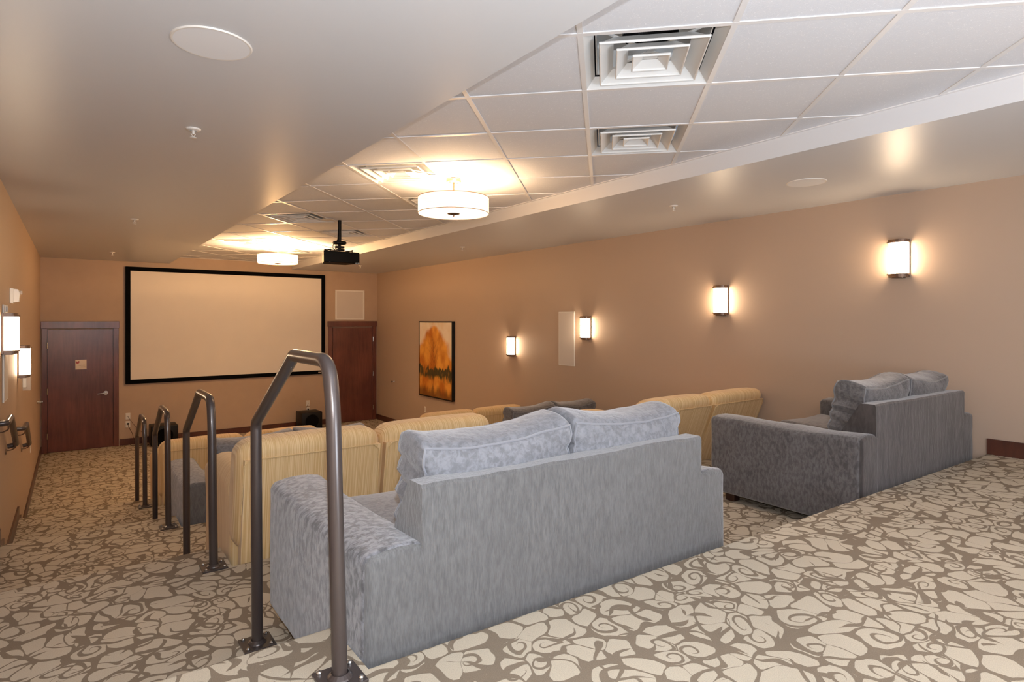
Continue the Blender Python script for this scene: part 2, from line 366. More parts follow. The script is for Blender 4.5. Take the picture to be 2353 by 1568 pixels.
def prism(bm, prof, axis, a0, a1, mi=0):
    """prof: list of 2D points; axis 'x': prof=(y,z) extruded x a0..a1; 'y': prof=(x,z); 'z': prof=(x,y)"""
    def P(p, a):
        return {'x': (a, p[0], p[1]), 'y': (p[0], a, p[1]), 'z': (p[0], p[1], a)}[axis]
    A = [bm.verts.new(P(p, a0)) for p in prof]; Bv = [bm.verts.new(P(p, a1)) for p in prof]
    n = len(prof); fs = [bm.faces.new(A), bm.faces.new(Bv[::-1])]
    for i in range(n): fs.append(bm.faces.new((A[i], A[(i+1) % n], Bv[(i+1) % n], Bv[i])))
    for f in fs: f.material_index = mi
    return A+Bv
def lathe(bm, prof, center=(0, 0, 0), seg=32, axis='z', mi=0):
    """prof: list of (r, h)"""
    rings = []
    c = Vector(center)
    for r, h in prof:
        ring = []
        if r < 1e-6:
            p = {'z': Vector((0, 0, h)), 'x': Vector((h, 0, 0)), 'y': Vector((0, h, 0))}[axis]
            ring = [bm.verts.new(c+p)]
        else:
            for k in range(seg):
                a = 2*PI*k/seg; x, y = r*math.cos(a), r*math.sin(a)
                p = {'z': Vector((x, y, h)), 'x': Vector((h, x, y)), 'y': Vector((x, h, y))}[axis]
                ring.append(bm.verts.new(c+p))
        rings.append(ring)
    for a, b in zip(rings[:-1], rings[1:]):
        for k in range(seg):
            k2 = (k+1) % seg
            if len(a) == 1 and len(b) == 1: continue
            if len(a) == 1: f = bm.faces.new((a[0], b[k], b[k2]))
            elif len(b) == 1: f = bm.faces.new((a[k], a[k2], b[0]))
            else: f = bm.faces.new((a[k], a[k2], b[k2], b[k]))
            f.material_index = mi
def tube(bm, path, r, seg=12, caps=True, mi=0, closed=False):
    pts = [Vector(p) for p in path]; n = len(pts); rings = []
    t0 = (pts[1]-pts[0]).normalized(); up = Vector((0, 0, 1)) if abs(t0.z) < .9 else Vector((1, 0, 0))
    nrm = (up - t0*up.dot(t0)).normalized(); prev = t0
    for i, p in enumerate(pts):
        if closed: t = (pts[(i+1) % n]-pts[i-1]).normalized()
        else: t = (pts[min(i+1, n-1)]-pts[max(i-1, 0)]).normalized()
        q = prev.rotation_difference(t); nrm = (q @ nrm); nrm = (nrm-t*nrm.dot(t)).normalized(); prev = t
        bn = t.cross(nrm); rr = r[i] if isinstance(r, (list, tuple)) else r
        rings.append([bm.verts.new(p+nrm*rr*math.cos(2*PI*k/seg)+bn*rr*math.sin(2*PI*k/seg)) for k in range(seg)])
    m = n if closed else n-1
    for i in range(m):
        a, b = rings[i], rings[(i+1) % n]
        for k in range(seg):
            f = bm.faces.new((a[k], a[(k+1) % seg], b[(k+1) % seg], b[k])); f.material_index = mi
    if caps and not closed:
        bm.faces.new(rings[0]).material_index = mi; bm.faces.new(rings[-1][::-1]).material_index = mi
def fillet(pts, rads, n=8):
    """polyline with rounded corners"""
    pts = [Vector(p) for p in pts]; out = [pts[0]]
    for i in range(1, len(pts)-1):
        a, b, c = pts[i-1], pts[i], pts[i+1]; r = rads[i-1] if isinstance(rads, (list, tuple)) else rads
        d1, d2 = (a-b).normalized(), (c-b).normalized(); ang = d1.angle(d2)
        t = min(r/math.tan(ang/2), .49*(a-b).length, .49*(c-b).length)
        p1, p2 = b+d1*t, b+d2*t
        for k in range(n+1):
            s = k/n; out.append((1-s)**2*p1 + 2*s*(1-s)*b + s*s*p2)
    out.append(pts[-1]); return out
def rbox(bm, cx, cy, cz, sx, sy, sz, r, n=(10, 6, 6), disp=None, mi=0, m=4, mat=None):
    """rounded box grid, centre c, full sizes s; disp(p_local_normalised, p) -> offset vector"""
    h = (sx/2, sy/2, sz/2); r = min(r, *[q*.999 for q in h])
    def coords(hh, k):
        inner = hh-r; c = [-inner+2*inner*i/k for i in range(k+1)]
        e = [inner+r*math.tan(PI/4*i/m) for i in range(1, m+1)]
        return [-q for q in e[::-1]]+c+e
    ax = [coords(h[i], n[i]) for i in range(3)]
    cache = {}
    def vert(p):
        key = tuple(round(q, 5) for q in p)
        if key in cache: return cache[key]
        P = Vector(p); cl = Vector([max(-(h[i]-r), min(h[i]-r, p[i])) for i in range(3)])
        d = P-cl; Q = cl + (d.normalized()*r if d.length > 1e-9 else d)
        nn = Vector((Q.x/h[0], Q.y/h[1], Q.z/h[2]))
        if disp: Q = Q+Vector(disp(nn, Q))
        Q = Q+Vector((cx, cy, cz))
        if mat is not None: Q = mat @ Q
        v = bm.verts.new(Q); cache[key] = v; return v
    for a in range(3):
        b, c = (a+1) % 3, (a+2) % 3
        for sgn in (-1, 1):
            for i in range(len(ax[b])-1):
                for j in range(len(ax[c])-1):
                    q = []
                    for (ii, jj) in ((i, j), (i+1, j), (i+1, j+1), (i, j+1)):
                        p = [0, 0, 0]; p[a] = sgn*h[a]; p[b] = ax[b][ii]; p[c] = ax[c][jj]; q.append(vert(tuple(p)))
                    if len(set(q)) == 4:
                        try: bm.faces.new(q).material_index = mi
                        except ValueError: pass
def dup(root, loc, rz=None, label=None, group=None):
    r = root.copy(); C.objects.link(r); r.location = loc
    if rz is not None: r.rotation_euler = (0, 0, rz)
    if label: r['label'] = label
    if group: r['group'] = group
    def rec(src, dst):
        for ch in list(src.children):
            c = ch.copy(); C.objects.link(c); c.parent = dst; c.matrix_parent_inverse = ch.matrix_parent_inverse.copy(); rec(ch, c)
    rec(root, r); return r
def clip_rect(pts, x0, x1, y0, y1):
    for ax, lim, sg in ((0, x0, 1), (0, x1, -1), (1, y0, 1), (1, y1, -1)):
        out = []
        for i in range(len(pts)):
            a, b = pts[i], pts[(i+1) % len(pts)]
            da, db = sg*(a[ax]-lim), sg*(b[ax]-lim)
            if da >= 0: out.append(a)
            if (da >= 0) != (db >= 0):
                t = da/(da-db); out.append((a[0]+(b[0]-a[0])*t, a[1]+(b[1]-a[1])*t))
        pts = out
        if len(pts) < 3: return []
    return pts

# ------------------------------------------------------------------ floor: four tiers and the aisle steps
def step_profile(edges):
    """edges: list of (y, z_before) descending; returns YZ polyline of the surface with rounded nosings"""
    pts = [(YB-.1, edges[0][1])]
    r = .022
    for k, (y, z) in enumerate(edges):
        zn = edges[k+1][1] if k+1 < len(edges) else 0.0
        for a in range(0, 5):
            t = PI/2*a/4; pts.append((y-r+r*math.sin(t), z-r+r*math.cos(t)))
        pts.append((y, zn))
    pts.append((YF+.05, 0.0)); return pts
seat_edges = [(EDGE[k], TIER[k]) for k in range(4)]
aisle_edges = []
for k in range(4):
    aisle_edges += [(EDGE[k]+.33, TIER[k]), (EDGE[k]+.61, TIER[k]-.1525)]
bm = B()
def sheet(prof, xs, skew=False):
    rows = []
    for x in xs:
        rows.append([bm.verts.new((x, y+((.04-.13*(x-AX)/4.84) if skew and abs(y-EDGE[0]) < .03 else 0), z)) for (y, z) in prof])
    for a, b in zip(rows[:-1], rows[1:]):
        for i in range(len(prof)-1): bm.faces.new((a[i], a[i+1], b[i+1], b[i]))
sheet(step_profile(seat_edges), [AX, XR+.05], True)
sheet(step_profile(aisle_edges), [XL-.05, AX])
# side faces between the aisle and the seating tiers
for k in range(4):
    y0, y1, z1 = EDGE[k]-.1, EDGE[k]+.33, TIER[k]
    poly(bm, [(AX, y0, TIER[k+1]), (AX, y1, TIER[k+1]), (AX, y1, z1), (AX, y0, z1)])
    poly(bm, [(AX, y1, TIER[k+1]), (AX, y1+.28, TIER[k+1]), (AX, y1+.28, z1-.1525), (AX, y1, z1-.1525)])
struct('floor', bm, M['carpet'], smooth_=50)

# ------------------------------------------------------------------ walls
def wall(name, x0, x1, y0, y1, z0, z1, m=None):
    bm = B(); box(bm, x0, x1, y0, y1, z0, z1); return struct(name, bm, m or M['wall'])
wall('wall_left', XL-.1, XL, YB-.1, YF+.1, -.1, 3.6)
wall('wall_right', XR, XR+.1, YB-.1, YF+.1, -.1, 3.6, M['wall_right'])
wall('wall_front', XL, XR, YF, YF+.1, -.1, 3.6, M['wall_front'])
bm = B()
box(bm, XL, .4, YB-.1, YB, -.1, 3.6); box(bm, 4.2, XR, YB-.1, YB, -.1, 3.6); box(bm, .4, 4.2, YB-.1, YB, 3.25, 3.6); box(bm, .4, 4.2, YB-.1, YB, -.1, 1.45)
struct('wall_back', bm, M['wall'])
bm = B(); box(bm, .4, 4.2, YB-.07, YB-.05, 1.45, 3.25); win = struct('added_window_1', bm, M['fillpane'])  # unseen glazing, made up to go with the fill light
bm = B()
for x in (.42, 1.35, 2.3, 3.25, 4.18): box(bm, x-.03, x+.03, YB-.05, YB+.02, 1.45, 3.25)
for z in (1.48, 3.22): box(bm, .4, 4.2, YB-.05, YB+.02, z-.03, z+.03)
obj('added_window_frame', bm, M['white'], win)

# ------------------------------------------------------------------ ceiling
VENTS = [(0, 0), (2, 0), (3, -3), (5, -3), (6, -6), (8, -6), (9, -9), (11, -9)]      # (i, j)
def G(i, j): return (GX+S*(i+j), GY+S*(i-j))
bm = B()
inset = .010
for i in range(-16, 30):
    for j in range(-30, 16):
        if (i, j) in VENTS: continue
        cx, cy = G(i+.5, j+.5)
        if cx < SL-.7 or cx > SR+.7 or cy < YB-.7 or cy > YF+.7: continue
        q = .5-inset/.6096
        pts = [G(i+.5+a, j+.5+b) for a, b in ((-q, -q), (q, -q), (q, q), (-q, q))]
        pts = clip_rect(pts, SL, SR, YB, YF)
        if len(pts) >= 3:
            prism(bm, pts, 'z', HC+.004, HC+.02)
ceiling = struct('ceiling', bm, M['tile'])
bm = B()
def strip(a, b, hw, z0, z1):
    d = Vector((b[0]-a[0], b[1]-a[1])).normalized(); n = Vector((-d.y, d.x))*hw
    pts = clip_rect([(a[0]+n.x, a[1]+n.y), (a[0]-n.x, a[1]-n.y), (b[0]-n.x, b[1]-n.y), (b[0]+n.x, b[1]+n.y)], SL, SR, YB, YF)
    if len(pts) >= 3: prism(bm, pts, 'z', z0, z1)
for k in range(-30, 30):
    strip(G(k, -40), G(k, 30), .0120, HC-.0005, HC+.006)
    strip(G(-30, k), G(40, k), .0122, HC, HC+.006)
for x in (SL+.011, SR-.011): box(bm, x-.011, x+.011, YB, YF, HC-.001, HC+.006)
box(bm, SL, SR, YF-.022, YF, HC-.001, HC+.006)
obj('suspension_grid', bm, M['tee'], ceiling)
bm = B(); box(bm, SL-.05, SR+.05, YB-.1, YF+.1, 3.72, 3.75); struct('ceiling_deck', bm, M['ventdark'])
bm = B(); box(bm, XL, SL, YB, YF, HS, 3.58); struct('ceiling_soffit_left', bm, M['ceil'])
bm = B(); box(bm, SR, XR, YB, YF, HS, 3.58); struct('ceiling_soffit_right', bm, M['ceil'])

# baseboards
def bb_runs(edges):
    out = []; y = YB
    for (ye, z) in edges: out.append((y, ye, z)); y = ye
    out.append((y, YF, 0.0)); return out
bm = B()
for (a, b, z) in bb_runs(aisle_edges): box(bm, XL, XL+.016, a, b, z-.16, z+.115)
struct('baseboard_left', bm, M['base'])
bm = B()
for (a, b, z) in bb_runs([(1.50, 1.22)]+seat_edges[1:]): box(bm, XR-.016, XR, a, b, z-.3 if z > 0 else z, z+.115)
struct('baseboard_right', bm, M['base'])
bm = B(); box(bm, .672, 4.39, YF-.016, YF, 0, .115); struct('baseboard_front', bm, M['base'])

# ------------------------------------------------------------------ doors
def door(name, x0, x1, ox0, ox1, knob_x, hinge_x, lever_dir):
    bm = B(); box(bm, x0+.003, x1-.003, YF-.03, YF+.0, .008, 2.065, .002, 1)
    d = struct(name, bm, M['wood'])
    bm = B()
    box(bm, ox0+.01, x0-.008, YF-.026, YF-.001, 0, 2.08, .003, 1); box(bm, x1+.008, ox1-.01, YF-.026, YF-.001, 0, 2.08, .003, 1)
    box(bm, x0-.008, x0+.001, YF-.012, YF-.001, 0, 2.08); box(bm, x1-.001, x1+.008, YF-.012, YF-.001, 0, 2.08)
    box(bm, ox0, ox1, YF-.034, YF-.001, 2.08, 2.20, .003, 1)
    obj('door_casing', bm, M['wood'], d)
    for z in (.28, 1.03, 1.80):
        bm = B(); tube(bm, [(hinge_x, YF-.036, z-.05), (hinge_x, YF-.036, z+.05)], .008, 8); obj('hinge', bm, M['chrome'], d)
    if knob_x is not None:
        bm = B(); lathe(bm, [(0, -.012), (.034, -.012), (.034, 0), (0, 0)], (knob_x, YF-.031, .955), 24, 'y')
        tube(bm, fillet([(knob_x, YF-.04, .955), (knob_x, YF-.085, .955), (knob_x+lever_dir*.12, YF-.085, .945)], .02, 5), .0095, 10)
        obj('lever_handle', bm, M['chrome'], d, True)
    return d
door('door_1', -.335, .572, -.425, .668, .468, -.340, -1)
door('door_2', 4.498, 5.408, 4.392, 5.505, None, 5.412, 1)
# sign on the left door
t = thing('door_sign', 'small square cream sign with red emblem on the left dark wood door', 'sign', (.116, YF-.032, 1.38))
bm = B(); box(bm, -.078, .078, -.004, 0, 0, .165, .002, 1); obj('sign_plate', bm, M['signw'], t)
bm = B()
for cx, a in ((-.056, .35), (-.034, -.25)):
    prism(bm, [(cx+.012*math.cos(q)*math.cos(a)-.022*math.sin(q)*math.sin(a), .118+.012*math.cos(q)*math.sin(a)+.022*math.sin(q)*math.cos(a)+(.006 if a < 0 else 0)) for q in [2*PI*k/14 for k in range(14)]], 'y', -.0052, -.0042)
obj('emblem', bm, M['signr'], t)
def text(s, size, x, z, parent, m, name='lettering', y=-.0048):
    cu = bpy.data.curves.new(name, 'FONT'); cu.body = s; cu.size = size; cu.extrude = .0004; cu.align_x = 'RIGHT'
    o = bpy.data.objects.new(name, cu); C.objects.link(o); o.parent = parent; o.location = (x, y, z); o.rotation_euler = (PI/2, 0, 0)
    bpy.context.view_layer.update()
    me = bpy.data.meshes.new_from_object(o.evaluated_get(bpy.context.evaluated_depsgraph_get())); bpy.data.objects.remove(o); bpy.data.curves.remove(cu)
    me.materials.clear(); me.materials.append(m); o = bpy.data.objects.new(name, me); C.objects.link(o); o.parent = parent; o.location = (x, y, z); o.rotation_euler = (PI/2, 0, 0)
    return o
text('FIRE RISER', .0205, .062, .062, t, M['signt']); text('ACCESS', .0195, .062, .034, t, M['signt'])

# ------------------------------------------------------------------ projection screen
t = thing('projection_screen', 'large cream projection screen in a black frame on the front wall', 'projection screen', (2.54, YF, 2.13))
hw, hh, fw = 1.784, 1.047, .075
bm = B()
for (a, b, c, d) in ((-hw, hw, hh-fw, hh), (-hw, hw, -hh, -hh+fw), (-hw, -hw+fw, -hh+fw, hh-fw), (hw-fw, hw, -hh+fw, hh-fw)):
    box(bm, a, b, -.05, -.002, c, d, .003, 1)
obj('screen_frame', bm, M['blackv'], t)
bm = B(); box(bm, -hw+fw, hw-fw, -.035, -.025, -hh+fw, hh-fw); obj('screen_fabric', bm, M['screen'], t)
bm = B(); box(bm, hw-.145, hw-.085, -.053, -.05, -hh+.025, -hh+.047); obj('name_plate', bm, M['nickelwarm'], t)

# ------------------------------------------------------------------ front wall fittings
t = thing('wall_grille', 'square white framed speaker grille above the right door', 'grille', (4.889, YF, 2.557))
bm = B(); a = .33
for (x0, x1, z0, z1) in ((-a, a, a-.035, a), (-a, a, -a, -a+.035), (-a, -a+.035, -a+.035, a-.035), (a-.035, a, -a+.035, a-.035)): box(bm, x0, x1, -.018, -.001, z0*.975, z1*.975, .003, 1)
obj('grille_frame', bm, M['white'], t)
bm = B(); box(bm, -a+.03, a-.03, -.012, -.002, (-a+.03)*.975, (a-.03)*.975); obj('mesh_panel', bm, M['offwhite'], t)
def outlet(x, z, label, plug=True, n=''):
    t = thing('wall_outlet', label, 'outlet', (x, YF, z))
    bm = B(); box(bm, -.036, .036, -.007, 0, -.058, .058, .003, 1); obj('cover_plate', bm, M['white'], t)
    if plug: bm = B(); box(bm, -.016, .016, -.035, -.007, -.002, .026, .004, 1); obj('plug', bm, M['black'], t)
    else: bm = B(); lathe(bm, [(0, -.014), (.005, -.014), (.005, -.006)], (0, 0, -.005), 10, 'y'); obj('jack', bm, M['black'], t)
outlet(.795, .51, 'white jack plate, upper of the pair beside the left door', False)
outlet(.795, .365, 'white outlet with black plug, lower of the pair beside the left door')
outlet(3.978, .48, 'white jack plate, upper of the pair above the right subwoofer', False)
outlet(3.978, .345, 'white outlet with black plug just above the right subwoofer')
def cord(path, label, r=.0045):
    bm = B(); tube(bm, fillet(path, .05, 5), r, 8); return tag(obj('power_cord', bm, M['cord'], None, True), label, 'cord')
cord([(.795, YF-.035, .375), (.80, YF-.06, .33), (.86, YF-.05, .2), (.88, YF-.08, .08), (.80, YF-.14, .006), (.95, YF-.22, .006), (1.16, YF-.2, .006)], 'brown power cord dropping from the left outlet to the floor')
cord([(.795, YF-.014, .505), (.83, YF-.03, .44), (.92, YF-.02, .30), (1.06, YF-.05, .15), (1.15, YF-.08, .10)], 'thin brown cable slanting from the upper left jack behind the subwoofer', .003)
cord([(3.978, YF-.014, .475), (3.955, YF-.03, .43), (3.93, YF-.025, .38), (3.95, YF-.04, .30), (3.97, YF-.09, .27)], 'thin cable looping from the upper right jack to the subwoofer', .003)
def sub(x, label):
    t = thing('subwoofer', label, 'speaker', (x, YF-.12, 0))
    bm = B(); box(bm, -.21, .21, -.40, 0, .015, .36, .018, 3); obj('cabinet', bm, M['black'], t, True)
    bm = B(); lathe(bm, [(0, -.007), (.11, -.004), (.125, -.008), (.135, 0)], (0, -.402, .18), 32, 'y'); obj('driver_cone', bm, M['blackv'], t, True)
    for sx in (-.17, .17):
        for sy in (-.36, -.04):
            bm = B(); lathe(bm, [(.015, 0), (.018, .015)], (sx, sy, 0), 12); bmesh.ops.holes_fill(bm, edges=bm.edges[:]); obj('foot', bm, M['chrome'], t)
sub(1.31, 'black subwoofer cube on the floor near the left door'); sub(3.90, 'black subwoofer cube on the floor near the right door')

# ------------------------------------------------------------------ painting, speakers and small fittings on the side walls
t = thing('framed_painting', 'tall framed painting of an orange autumn tree on the right wall', 'painting', (XR, 9.88, .76))
bm = B(); W_, H_ = 1.28, 1.44
for (y0, y1, z0, z1) in ((-W_/2, W_/2, H_-.022, H_), (-W_/2, W_/2, 0, .022), (-W_/2, -W_/2+.022, .022, H_-.022), (W_/2-.022, W_/2, .022, H_-.022)):
    box(bm, -.06, -.002, y0, y1, z0, z1, .002, 1)
obj('picture_frame', bm, M['black'], t)
bm = B(); box(bm, -.052, -.04, -W_/2+.018, W_/2-.018, .018, H_-.018)
rnd = random.Random(3)
def twig(y, z, ang, ln, w, depth):
    pts = []; a = ang
    for k in range(7):
        pts.append((y, z, w*(1-.85*k/6))); y += math.sin(a)*ln/6; z += math.cos(a)*ln/6; a += rnd.uniform(-.12, .22)*(1 if ang > 0 else -1)*.8
    for (a0, b0) in zip(pts[:-1], pts[1:]):
        poly(bm, [(-.055, a0[0]-a0[2], a0[1]), (-.055, a0[0]+a0[2], a0[1]), (-.055, b0[0]+b0[2], b0[1]), (-.055, b0[0]-b0[2], b0[1])], 1)
    if depth:
        for k in (2, 4): twig(pts[k][0], pts[k][1], ang+rnd.choice((-.6, .6)), ln*.45, w*.4, depth-1)
twig(.04, .16, 0.0, .62, .011, 0); twig(.04, .75, .03, .5, .007, 0)
for (z, a, l) in ((.52, .75, .34), (.56, -.7, .32), (.66, .6, .40), (.72, -.65, .42), (.84, .7, .38), (.9, -.5, .30), (1.0, .45, .24), (.62, -.35, .4)): twig(.04, z, a, l, .0035, 1)
obj('canvas', bm, [M['canvas'], M['twig']], t)

def inwall(x, y, sgn, label):
    t = thing('wall_speaker', label, 'speaker', (x, y, 1.965), 0 if sgn > 0 else PI)
    bm = B(); box(bm, -.012, -.0005, -.168, .168, -.375, .375, .004, 2); obj('speaker_bezel', bm, M['white'], t)
    bm = B(); box(bm, -.0145, -.0115, -.155, .155, -.362, .362, .001, 1); obj('speaker_grille', bm, M['offwhite'], t)
inwall(XR, 6.225, 1, 'tall flat white in-wall speaker on the right wall beside a sconce')
inwall(XL, 6.10, -1, 'tall flat white in-wall speaker on the left wall below a sconce')
def knob(x, y, z, sgn, label):
    bm = B(); lathe(bm, [(0, 0), (.022, 0), (.02, .01), (.012, .02), (.014, .05), (.02, .055), (.018, .07), (0, .075)], (0, 0, 0), 16, 'x')
    o = obj('door_stop', bm, M['chrome'], None, True); o.location = (x, y, z); o.rotation_euler = (0, 0, 0 if sgn > 0 else PI); tag(o, label, 'door stop')
knob(XL, 11.45, .99, 1, 'small chrome door stop on the left wall near the front door')
knob(XR, 11.75, .915, -1, 'small chrome door stop on the right wall near the front door')
def sideplate(x, y, z, sgn, label, h=.115, w=.075):
    t = thing('wall_plate', label, 'wall plate', (x, y, z), 0 if sgn > 0 else PI)
    bm = B(); box(bm, -.007, 0, -w/2, w/2, -h/2, h/2, .003, 1); obj('cover_plate', bm, M['white'], t)
    bm = B(); box(bm, -.010, -.006, -.017, .017, -.033, .033, .002, 1); obj('socket', bm, M['offwhite'], t)
sideplate(XR, 10.36, .487, 1, 'small white outlet plate low on the right wall below the painting')
sideplate(XL, 9.66, .64, -1, 'white outlet plate low on the left wall beyond the handrails', .17, .09)
# fire alarm strobe
t = thing('fire_strobe', 'white fire alarm strobe high on the left wall above the sconces', 'alarm', (XL, 6.66, 2.43))
bm = B(); box(bm, 0, .025, -.065, .065, -.065, .065, .006, 2); obj('alarm_base', bm, M['white'], t)
bm = B(); prism(bm, [(.025, -.055), (.06, -.05), (.066, .02), (.055, .055), (.025, .057)], 'y', -.05, .05); obj('alarm_housing', bm, M['white'], t)
bm = B(); box(bm, .05, .082, -.022, .022, .012, .044, .005, 2); obj('flash_lens', bm, M['glassy'], t)
t = thing('sensor_box', 'tiny white sensor box on the left wall just above the nearer sconce', 'sensor', (XL, 6.02, 2.305))
bm = B(); box(bm, 0, .02, -.035, .035, -.025, .03, .004, 2); obj('sensor_housing', bm, M['white'], t)
bm = B(); box(bm, .02, .03, -.025, .025, -.02, .022, .004, 2); obj('sensor_window', bm, M['offwhite'], t)
t = thing('thermostat', 'wall thermostat in a clear guard on the left wall below the farther sconce', 'thermostat', (XL, 8.28, 1.555))
bm = B(); box(bm, 0, .03, -.04, .04, -.055, .055, .005, 2); obj('thermostat_body', bm, M['white'], t)
bm = B(); box(bm, 0, .07, -.075, .075, -.085, .085, .008, 2); obj('clear_guard', bm, M['glassy'], t)

# ------------------------------------------------------------------ sconces
def make_sconce(label):
    t = thing('wall_sconce', label, 'wall lamp', (0, 0, 0), 0, None)     # +x points into the room
    bm = B(); box(bm, 0, .014, -.074, .074, -.155, .155, .002, 1); obj('backplate', bm, M['bronze'], t)
    def arc(w, d, y_off=0):
        pts = [(.012, -w/2)]
        for k in range(11):
            a = -PI/2+PI*k/10; pts.append((.06+(d-.06)*math.cos(a*.999) if abs(a) < PI/2 else .06, w/2*math.sin(a)))
        pts.append((.012, w/2)); return pts
    for nm, s in (('top_cap', 1), ('bottom_cap', -1)):
        bm = B(); z = s*.128
        prism(bm, arc(.156, .108), 'z', min(z, z+s*.010), max(z, z+s*.010)); prism(bm, arc(.136, .096), 'z', min(z+s*.010, z+s*.027), max(z+s*.010, z+s*.027))
        if s < 0: prism(bm, arc(.09, .07), 'z', -.162, -.152)
        obj(nm, bm, M['bronze'], t)
    bm = B()          # curved glass front, open at the sides next to the wall
    o_, i_ = [], []
    for k in range(13):
        a = -PI/2+PI*k/12; y = .068*math.sin(a); x = .045+.055*math.cos(a)
        o_.append((x, y)); i_.append((.045+.050*math.cos(a), .063*math.sin(a)))
    o_ = [(.015, -.068)]+o_+[(.015, .068)]; i_ = [(.015, -.063)]+i_+[(.015, .063)]
    prism(bm, o_+i_[::-1], 'z', -.127, .127); obj('glass_shade', bm, M['shade'], t, 40)
    for y in (-.012, .012):
        bm = B(); tube(bm, [(.1035, y, -.128), (.1035, y, -.035)], .0022, 6); obj('accent_rod', bm, M['bronze'], t)
    bm = B(); box(bm, .1015, .1055, -.015, .015, .010, .014); obj('accent_bar', bm, M['bronze'], t)
    return t
SC_Y = [(2.085, 2.73), (3.765, 2.43), (5.82, 2.12), (7.49, 1.82)]
lab_r = ['lit wall sconce on the right wall nearest the camera, above the far right grey sofa', 'lit wall sconce on the right wall above the right cream loveseat',
         'lit wall sconce on the right wall right beside the white speaker', 'lit wall sconce on the right wall closest to the tree painting']
lab_l = ['lit wall sconce on the left wall level with the top tier', 'lit wall sconce on the left wall above the second tier',
         'nearer lit wall sconce on the left wall, at the frame edge', 'farther lit wall sconce on the left wall, above the thermostat']
s0 = make_sconce(lab_r[0]); first = True
for k, (y, z) in enumerate(SC_Y):
    if first: s0.location = (XR, y, z); s0.rotation_euler = (0, 0, PI); first = False; s0['group'] = 'wall sconces'
    else: dup(s0, (XR, y, z), PI, lab_r[k], 'wall sconces')
for k, q in enumerate([None, None, (5.93, 2.12), (7.53, 1.82)]):
    if q: dup(s0, (XL, q[0], q[1]), 0, lab_l[k], 'wall sconces')

# ------------------------------------------------------------------ pendants
def make_pendant(label, k_=1.35):
    drum = lampshade('lit_drum_shade', (1, .93, .80), 1.35, .60); drumb = lampshade('lit_drum_diffuser', (1, .95, .84), 1.3, .36)
    t = thing('drum_pendant', label, 'ceiling lamp', (0, 0, 0), 0, 'drum pendants')
    bm = B(); lathe(bm, [(0, -.028), (.058, -.028), (.062, -.022), (.062, 0)], (0, 0, 0), 32); obj('canopy', bm, M['nickelwarm'], t, 40)
    for s in (-1, 1):
        bm = B(); lathe(bm, [(0, -.034), (.005, -.032), (.005, -.027)], (s*.035, 0, 0), 10); obj('canopy_screw', bm, M['bronze'], t)
    bm = B(); tube(bm, [(0, 0, -.028), (0, 0, -.07)], .0075, 12); tube(bm, [(0, 0, -.07), (0, 0, -.2)], .006, 12); obj('stem', bm, M['bronze'], t, True)
    bm = B(); lathe(bm, [(.292, -.155), (.292, -.288), (.289, -.288), (.289, -.155), (.292, -.155)], (0, 0, 0), 64); obj('drum_shade', bm, drum, t, 40)
    for z in (-.157, -.286):
        bm = B(); lathe(bm, [(.2935, z-.0025), (.2935, z+.0025), (.291, z+.0025), (.291, z-.0025), (.2935, z-.0025)], (0, 0, 0), 64); obj('trim_band', bm, M['brownline'], t, 40)
    bm = B(); lathe(bm, [(0, -.280), (.288, -.280), (.288, -.276), (0, -.276)], (0, 0, 0), 64); obj('bottom_diffuser', bm, drumb, t, 40)
    bm = B(); lathe(bm, [(0, -.312), (.006, -.310), (.008, -.300), (.05, -.290), (.052, -.286), (0, -.281)], (0, 0, 0), 24); obj('finial', bm, M['bronze'], t, 40)
    for a in (0, 2*PI/3, 4*PI/3):
        light('pendant_bulb', 'POINT', (.12*math.cos(a), .12*math.sin(a), -.222), PEND_UP*k_, WARM2, .02, parent=t)
    return t
p0 = make_pendant('lit white drum pendant, the nearer one, right of the projector'); p0.location = (2.545, 4.28, HC)
p1 = make_pendant('lit white drum pendant, the farther one, above the projection screen', 8.5); p1.location = (2.565, 9.62, HC)
p2 = make_pendant('lit white drum pendant over the top tier behind the camera', .6); p2.location = (2.75, -.35, HC)

